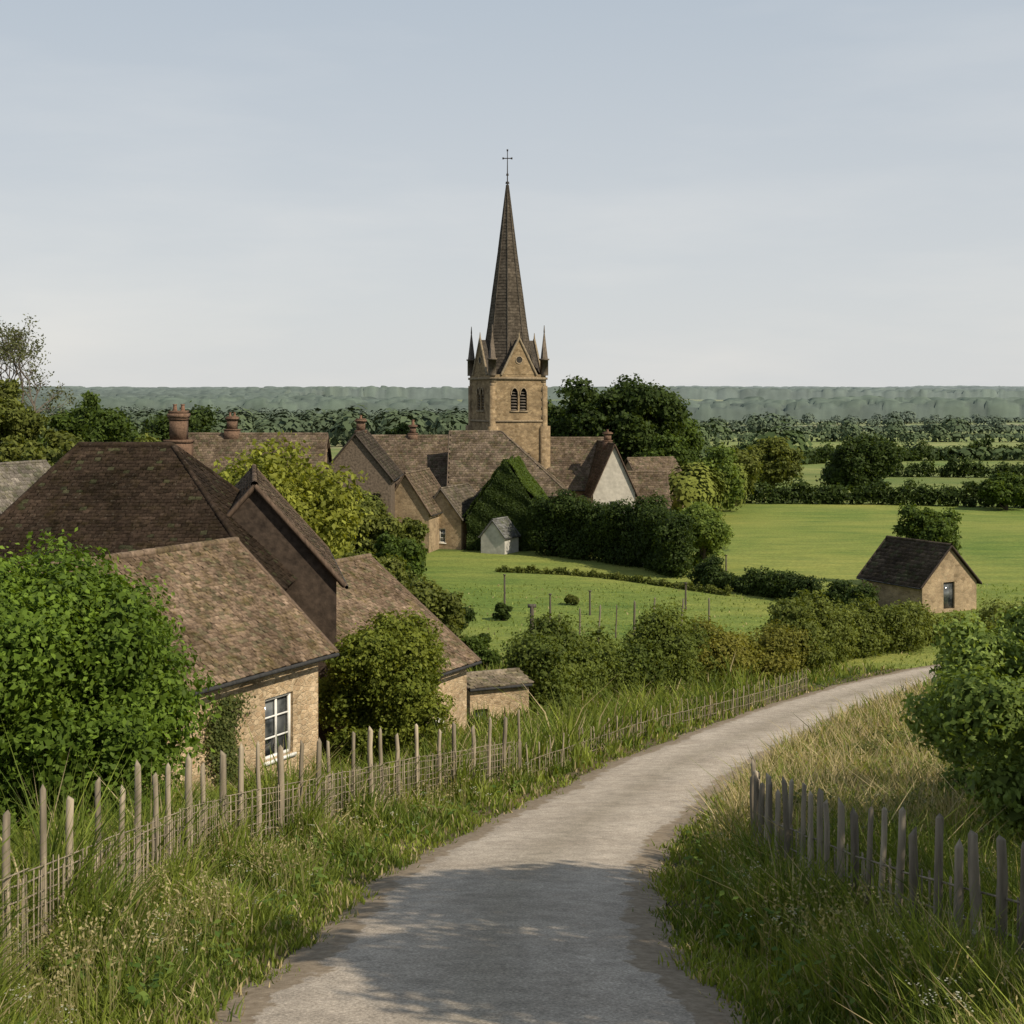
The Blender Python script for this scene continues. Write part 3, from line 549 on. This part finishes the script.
# ------------------------------------------------------------------ distant woodland
def forest(name,pts,rs,hs,q,cA,cB,ls=.42):
    mb=MB(); n=len(pts); pts=np.asarray(pts); rs=np.asarray(rs)[:,None]; hs=np.asarray(hs)[:,None]
    zb=hgt(pts[:,0],pts[:,1]); k=np.repeat(np.arange(n),q); dv=rdir(n*q); dv[:,2]=np.abs(dv[:,2])*np.where(R.random(n*q)<.8,1,-1)
    wob=1+.22*np.sin(dv[:,0]*5+k)*np.sin(dv[:,1]*5+2*k)
    c0=np.stack([pts[:,0],pts[:,1],zb+hs[:,0]*.5],-1)
    p=c0[k]+dv*np.hstack([rs,rs,hs*.5])[k]*(wob*(.78+.24*R.random(n*q)))[:,None]
    t=(.7*R.random(n)[k]+.3*R.random(n*q))[:,None]; c=(np.array(cA)*(1-t)+np.array(cB)*t)*(.9+.2*R.random((n*q,1)))
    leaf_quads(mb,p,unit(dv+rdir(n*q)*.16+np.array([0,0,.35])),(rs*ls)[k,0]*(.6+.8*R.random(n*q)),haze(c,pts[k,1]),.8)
    return mb.build(name,FARL)
def rows(D0,D1,f,x0,x1,sp,prob=1.):
    out=[];D=D0
    while D<D1:
        s=max(sp,D*.0065); xs_=np.arange(x0*D,x1*D,s); xs_=xs_[R.random(len(xs_))<prob]
        out.append(np.stack([xs_+R.normal(size=len(xs_))*s*.5,D+R.normal(size=len(xs_))*s*1.2],-1)); D*=f
    return np.vstack(out)
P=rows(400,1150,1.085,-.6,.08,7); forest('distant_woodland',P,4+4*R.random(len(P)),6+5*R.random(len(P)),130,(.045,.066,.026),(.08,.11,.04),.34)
# continuous canopy of the far woods: rounded crowns on the hills
yy=[1080.]
while yy[-1]<5400: yy.append(yy[-1]*1.0065)
yy=np.array(yy); uu=np.linspace(-.66,.66,900); XX=uu[None,:]*yy[:,None]; YY=np.repeat(yy[:,None],len(uu),1)
def crowns(X,Y,s):
    i0=np.floor(X/s); j0=np.floor(Y/s); best=np.full(X.shape,9.); col=np.zeros(X.shape)
    for di in (-1,0,1):
        for dj in (-1,0,1):
            i=i0+di; j=j0+dj; h1=np.modf(np.abs(np.sin(i*127.1+j*311.7)*43758.54))[0]; h2=np.modf(np.abs(np.sin(i*269.5+j*183.3)*43758.54))[0]
            dd=np.hypot(X/s-i-h1,Y/s-j-h2)-.25*h1; m=dd<best; best=np.where(m,dd,best); col=np.where(m,h2,col)
    return best,col
ZZ=np.zeros(XX.shape); TN=np.zeros(XX.shape)
for lo,hi,s,am in ((0,1900,14,9),(1900,3000,22,10),(3000,9999,36,11)):
    m=(YY>=lo)&(YY<hi); b,c_=crowns(XX[m],YY[m],s); ZZ[m]=6+am*(.8-np.clip(b,-.3,1)**2)+5*(c_-.5); TN[m]=c_
big=np.sin(XX/90+YY/160)*np.sin(YY/230-XX/310); ZZ+=1.8*big
gap=(XX>.10*YY)&(YY<1660)&(YY>1230)
fl=np.sin(XX/330+1.3)*np.sin(YY/190+XX/700+.4); gap|=(fl>.55)&(YY>1250)
ZZ=np.where(gap,-6,ZZ); ZZ[0]=-6; ZZ[1]*=.7; ZZ=ZZ+hgt(XX,YY)
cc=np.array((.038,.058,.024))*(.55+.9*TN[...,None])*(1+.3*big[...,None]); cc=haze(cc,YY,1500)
I=np.arange(XX.size).reshape(XX.shape); F=np.stack([I[:-1,:-1],I[:-1,1:],I[1:,1:],I[1:,:-1]],-1).reshape(-1,4)
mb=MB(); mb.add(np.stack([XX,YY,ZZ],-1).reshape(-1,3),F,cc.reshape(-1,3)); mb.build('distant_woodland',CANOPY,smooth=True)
hp=[]
for D,x0,x1,slope,pr,hh in ((235,.1,.2,.1,.5,1),(300,.10,.6,-.08,.28,1),(365,.08,.30,.12,.6,1),(455,.07,.6,-.1,.35,1),(600,.07,.6,.08,.4,1),(620,.07,.2,.08,.9,1),(780,.07,.6,-.06,.4,1),(1020,.07,.62,0,.5,1)):
    xs_=np.arange(x0*D,x1*D,4+D*.006); cl=np.sin(xs_/(D*.045)+D)*.5+.5; xs_=xs_[R.random(len(xs_))<pr*(.2+1.1*cl)]; hp.append(np.stack([xs_+R.normal(size=len(xs_)),D+slope*(xs_-x0*D)+R.normal(size=len(xs_))*3],-1))
hp=np.vstack(hp); rr_=R.random(len(hp)); forest('hedgerow_trees',hp,2.2+3.4*rr_**2+hp[:,1]*.001,3.5+5.*rr_+hp[:,1]*.001,220,(.036,.058,.018),(.08,.112,.033),.28)
for D,x0,x1,sl in ((300,.10,.6,-.08),(455,.07,.6,-.1),(600,.07,.6,.08),(780,.07,.6,-.06),(1020,.07,.6,0.)):
    xx=np.arange(x0*D,x1*D,2+D*.004); P=np.stack([xx,D+sl*(xx-x0*D)],-1); forest('far_hedgerow',P,np.full(len(P),1.5+D*.003),np.full(len(P),2.4+D*.001),50,(.045,.068,.022),(.08,.112,.033),.5)
vp=np.array([(-26,108),(-24,99),(-20,104),(-17,110),(-22,88),(-19,78),(-14,70),(-16,62),(-22,66),(-28,70),(-12,112),(-20,140),(-30,135),(-26,150),(-8,150),(2,158),(18,143),(20,148),(24,158),(-38,90),(-36,75)])
forest('village_shrubbery',vp,1.8+1.5*R.random(len(vp)),3.5+2.5*R.random(len(vp)),1800,*OL,.17)
# ------------------------------------------------------------------ grass and wild flowers
def blades(mb,x,y,h,w,col,lean=.35,up=0):
    n=len(x); z=hgt(x,y)-.05*(1-sstep(1.5,2.1,road_dist(x,y)[0]))-.02; b=np.stack([x,y,z+up],-1); an=R.random(n)*2*np.pi; s=np.stack([np.cos(an),np.sin(an),np.zeros(n)],-1)*(w/2)[:,None]
    ln=R.normal(size=(n,3))*lean*h[:,None]; ln[:,2]=0; mid=b+ln*.35+np.array([0,0,1])*(h*.6)[:,None]; tip=b+ln+np.array([0,0,1])*h[:,None]
    V=np.stack([b-s,b+s,mid+s*.8,mid-s*.8,tip],1).reshape(-1,3); I=np.arange(n)[:,None]*5
    mb.add(V,[I+np.array([[0,1,2,3]]),I+np.array([[3,2,4]])],np.repeat(col,5,axis=0)); return tip
def patch(x,y,s,ph=0): return np.sin(x*s+ph)*np.sin(y*s*1.3+1+ph)*.5+.5*np.sin(x*s*2.3+y*s*1.7+ph)
FENL=smooth_path([(-4.1,4),(-4.04,12.3),(-4.06,18.5),(-3.4,22),(-2.1,27),(.2,32),(2.4,38),(4.6,43.5),(9,52)],.3)
def fence_x(y): return np.interp(y,FENL[:,1],FENL[:,0])
n=460000; y=6.5*(15)**R.random(n); x=(R.random(n)*1.12-.54)*y; d,sg=road_dist(x,y)
od=d-RWf(y); keep=od>-.12+.2*patch(x,y,2.2)+.12*R.normal(size=n); keep&=~((x<-4.3)&(y>36)&(x<-1)); keep&=(y<66)|((x>-6)&(R.random(n)<.22)); x,y,d,sg,od=[q[keep] for q in (x,y,d,sg,od)]; n=len(x)
h=(.09+.20*sstep(0,1.2,od))*(.45+1.1*R.random(n))*(1+.75*patch(x,y,1.1))
inside=(x<fence_x(y)-.1)&(sg<0); h=np.where(inside,h*1.5+.1,h)
mead=(sg>0)&(y>19)&(od>.7)&(y<58); h=np.where(mead,.35+.7*R.random(n),h); rv=(sg>0)&~mead&(od>.6); h=np.where(rv,h*1.9,h)
nearf=np.abs(x-fence_x(y))<.45; h=np.where(nearf&(y<58),h*(1.6+.5*(y>33)),h); fd=y>66; h=np.where(fd,.08+.12*R.random(n),h)
t=np.clip(.5+.4*patch(x,y,.8)+.25*R.normal(size=n),0,1)[:,None]
c=np.array((.075,.115,.02))*(1-t)+np.array((.235,.28,.05))*t
c[fd]=(np.array((.17,.225,.055))*(1-t)+np.array((.25,.30,.08))*t)[fd]
dry=np.where(mead,.68,np.where(od<.3,.18,.10))+.2*np.where(mead,patch(x,y,.9,2),0); dm=R.random(n)<np.where(fd,.04,dry); c[dm]=np.array((.42,.35,.205))*(.6+.7*R.random((dm.sum(),1)))
c*=(.7+.6*R.random((n,1)))
mb=MB(); blades(mb,x,y,np.maximum(h,.04),.008+.00095*np.minimum(y,80),c,.4); mb.build('verge_grass',LEAF)
# seeding grass stems
n=22000; y=7*(8)**R.random(n); x=(R.random(n)*1.1-.55)*y; d,sg=road_dist(x,y); k=(d>RWf(y)+.5)&(patch(x,y,.9,5)>-.2); x,y,sg=x[k],y[k],sg[k]; n=len(x); hh=.35+.35*R.random(n)+.15*(sg>0); mb=MB()
tip=blades(mb,x,y,hh,.005+.0004*y,np.tile((.24,.23,.10),(n,1)),.18)
k=np.repeat(np.arange(n),4); p=tip[k]-np.array([0,0,1])*(R.random((n*4,1))*.12)+R.normal(size=(n*4,3))*.012; leaf_quads(mb,p,rdir(n*4),.03+.0009*y[k],np.array((.38,.33,.18))*(.7+.6*R.random((n*4,1))),.45); mb.build('seeding_grass',LEAF)
n=30000; y=7*(7)**R.random(n); x=(R.random(n)*1.1-.55)*y; d,sg=road_dist(x,y); k=(d>RWf(y)+.2)&(patch(x,y,1.6,1)>.1); x,y,d,sg=[q[k] for q in (x,y,d,sg)]; n=len(x)
z=hgt(x,y)+.05+.28*R.random(n)*(1+(sg>0)*.8); mb=MB(); t=R.random((n,1)); leaf_quads(mb,np.stack([x,y,z],-1),unit(rdir(n)*.6+np.array([0,0,1])),.05+.003*y,np.array((.06,.115,.02))*(1-t)+np.array((.16,.225,.045))*t,.6); mb.build('verge_weeds',LEAF)
n=2300; y=7.5*(6)**R.random(n); x=(R.random(n)*1.1-.55)*y; d,sg=road_dist(x,y); k=(d>RWf(y)+.35)&(d<5.5)&(patch(x,y,1.2,3)>-.05); x,y,sg=x[k],y[k],sg[k]; n=len(x); hh=.2+.3*R.random(n)+(sg>0)*.25
mb=MB(); blades(mb,x,y,hh,np.full(n,.008),np.tile((.06,.1,.03),(n,1)),.1)
k=np.repeat(np.arange(n),9); p=np.stack([x,y,hgt(x,y)+hh],-1)[k]+R.normal(size=(n*9,3))*np.array([.03,.03,.012]); leaf_quads(mb,p,unit(rdir(n*9)*.4+np.array([0,0,1])),.012+.0006*y[k],np.tile((.5,.5,.40),(n*9,1)),.9); mb.build('cow_parsley',LEAF)
S=MB(); cen=[];rad=[]
for _ in range(95):
    yy=8+22*R.random(); xx=fence_x(yy)-.5-2.2*R.random(); r=.2+.32*R.random(); cen.append((xx,yy,float(hgt(xx,yy))+r*.7)); rad.append(r)
clump_leaves(S,cen,rad,50000,.06,(.09,.13,.02),(.26,.28,.05)); S.build('garden_shrubs',LEAF)
S=MB(); cen=[];rad=[]
for _ in range(75):
    yy=16+30*R.random(); xx=np.interp(yy,ROAD[:,1],ROAD[:,0])+3.7+3.2*R.random()+ (yy-20)*.05; r=.25+.4*R.random(); cen.append((xx,yy,float(hgt(xx,yy))+r*.6)); rad.append(r)
clump_leaves(S,cen,rad,36000,.08,(.08,.10,.028),(.22,.24,.08)); S.build('bramble_patch',LEAF)
# ------------------------------------------------------------------ fences
def post(mb,x,y,h,w,col,lean=.03):
    z=float(hgt(x,y))-.3; l=R.normal(size=2)*lean*h; t=.72; a=R.random()*1.5; n=7; am=.08+.14*R.random(); st=[0,.3,.6,.85,1.]
    def ring(cx,cy,z,r): 
        an=np.arange(n)*2*np.pi/n+a; return [(cx+r*math.cos(q)*(1+am*math.sin(3*q+a)),cy+r*math.sin(q),z) for q in an]
    V=[]
    for s_ in st: V+=ring(x+l[0]*s_+R.normal()*w*.06*(s_>0),y+l[1]*s_,z+(h+.3)*s_,w/2*(1-(1-t)*s_)*(.93+.14*R.random()))
    V+=[(x+l[0]+.3*w*R.normal()*.5,y+l[1],z+h+.3+w*(.3+.7*R.random()))]
    F4=[(i*n+j,i*n+(j+1)%n,i*n+n+(j+1)%n,i*n+n+j) for i in range(4) for j in range(n)]; F3=[(4*n+j,4*n+(j+1)%n,5*n) for j in range(n)]
    mb.add(V,[np.array(F4),np.array(F3)],np.array(col)*(.65+.65*R.random()))
def fence(name,path,sp,h,w,pale_sp,pale_h,rails,col,pale_w=.022,off=.05,lean=.02,rr=.011):
    mb=MB(); P=smooth_path(path,.1); L=np.concatenate([[0],np.cumsum(np.linalg.norm(np.diff(P,axis=0),axis=1))])
    at=lambda s:(float(np.interp(s,L,P[:,0])),float(np.interp(s,L,P[:,1])))
    s=0
    while s<L[-1]:
        x,y=at(s); post(mb,x,y,h*(.9+.17*R.random()),w*(.75+.5*R.random()),col,lean); s+=sp*(.75+.5*R.random())
    s=0
    while pale_sp and s<L[-1]:
        x,y=at(s); post(mb,x+off,y,pale_h*(.93+.12*R.random()),pale_w*(.8+.4*R.random()),np.array(col)*.95,.018); s+=pale_sp*(.85+.3*R.random())
    for rh in rails:
        s=0
        while s<L[-1]-.6:
            a=at(s); b=at(min(s+1.0,L[-1])); za=float(hgt(*a))+rh+R.normal()*.008; zb=float(hgt(*b))+rh+R.normal()*.008
            tube(mb,(a[0]+off*.5,a[1],za),(b[0]+off*.5,b[1],zb),rr,rr*.85,np.array(col)*(.7+.4*R.random()),5,0,2,.006); s+=.97
    return mb.build(name,WOOD)
fence('picket_fence',[(-4.1,5),(-4.04,12.3),(-4.06,18.5),(-3.4,22),(-2.1,27),(.2,32)],.8,1.55,.10,.10,1.0,(.12,.25,.38,.51,.64,.77,.90,.99),(.31,.26,.19),.017,lean=.02,rr=.008)
fence('picket_fence',[(.4,32.4),(2.4,38),(4.6,43.5),(9,52),(12,58)],.6,.85,.045,.25,.5,(.2,.5),(.26,.22,.155),lean=.05)
fence('picket_fence',[(4.3,6.5),(3.66,10.5),(3.2,13.4),(3.07,17.6),(3.55,20.5)],.36,1.38,.085,.17,.95,(.2,.45,.7,.93),(.26,.22,.165),.024,lean=.03,rr=.01)
fence('paddock_fence',[(1.8,70),(3.6,73.5),(7,77),(12,80)],1.8,1.8,.12,0,0,(),(.16,.135,.105),lean=.05)
mb=MB(); z=float(hgt(.7,50)); tube(mb,(.65,50,z-.3),(.7,50,-7.6),.09,.07,(.12,.10,.08),8); obox(mb,(.55,49.95,-7.65),(.3,0,0),(0,.1,0),(0,0,.12),(.1,.09,.07)); mb.build('wooden_pole',WOOD)
for (px,py,zt) in ((-.45,86,-11.2),(15.5,103,-12),(2.2,82,-11.8),(4.6,84,-11.9),(10.5,86,-11.7)):
    mb=MB(); tube(mb,(px,py,float(hgt(px,py))-.2),(px,py,zt),.07,.05,(.1,.085,.07),7); obox(mb,(px-.09,py-.09,zt),(.18,0,0),(0,.18,0),(0,0,.05),(.1,.085,.07)); mb.build('wooden_post',WOOD)
# ------------------------------------------------------------------ light
EL=math.radians(41); s=Vector((math.cos(EL)*.80,-math.cos(EL)*.60,math.sin(EL))).normalized()
ld=bpy.data.lights.new('sun','SUN'); ld.energy=5.0; ld.angle=math.radians(.5); ld.color=(1,.885,.70); lo=bpy.data.objects.new('sun',ld); SC.collection.objects.link(lo); lo.rotation_mode='QUATERNION'; lo.rotation_quaternion=s.to_track_quat('Z','Y')
w=bpy.data.worlds.new('World'); SC.world=w; w.use_nodes=True; nt=w.node_tree; bg=nt.nodes['Background']
sk=nt.nodes.new('ShaderNodeTexSky'); sk.sky_type='NISHITA'; sk.sun_disc=False; sk.sun_elevation=EL; sk.sun_rotation=math.atan2(s.x,s.y); sk.air_density=1.; sk.dust_density=1.; sk.ozone_density=1.
tc=nt.nodes.new('ShaderNodeTexCoord'); sp=nt.nodes.new('ShaderNodeSeparateXYZ'); nt.links.new(tc.outputs['Generated'],sp.inputs[0])
hz=ramp(nt,sp.outputs[2],[(0.,(.705,.715,.715)),(.08,(.65,.675,.695)),(.28,(.495,.56,.63)),(.7,(.35,.42,.51))])
hz=mix(nt,hz,(10.,10.,10.),1.,'MULTIPLY')
base=mix(nt,sk.outputs[0],hz,.9)
mp=nt.nodes.new('ShaderNodeMapping'); mp.inputs['Scale'].default_value=(1.2,1.2,6); nt.links.new(tc.outputs['Generated'],mp.inputs[0])
nz=noise(nt,mp.outputs[0],2.2,7,.55)
cl=mix(nt,base,ramp(nt,nz,[(.45,(1,1,1)),(.75,(1.14,1.10,1.06))]),1.,'MULTIPLY')
nt.links.new(cl,bg.inputs['Color']); bg.inputs['Strength'].default_value=.1
# ------------------------------------------------------------------ camera
cd=bpy.data.cameras.new('camera'); cam=bpy.data.objects.new('camera',cd); SC.collection.objects.link(cam); SC.camera=cam
cam.location=(0,0,0); cam.rotation_euler=(math.radians(90),0,0); cd.sensor_width=36; cd.lens=50; cd.shift_y=-122/1024; cd.clip_start=.1; cd.clip_end=20000
SC.view_settings.view_transform='Standard'; SC.view_settings.look='None'; SC.view_settings.exposure=0
print('verts',sum(len(o.data.vertices) for o in bpy.data.objects if o.type=='MESH'))
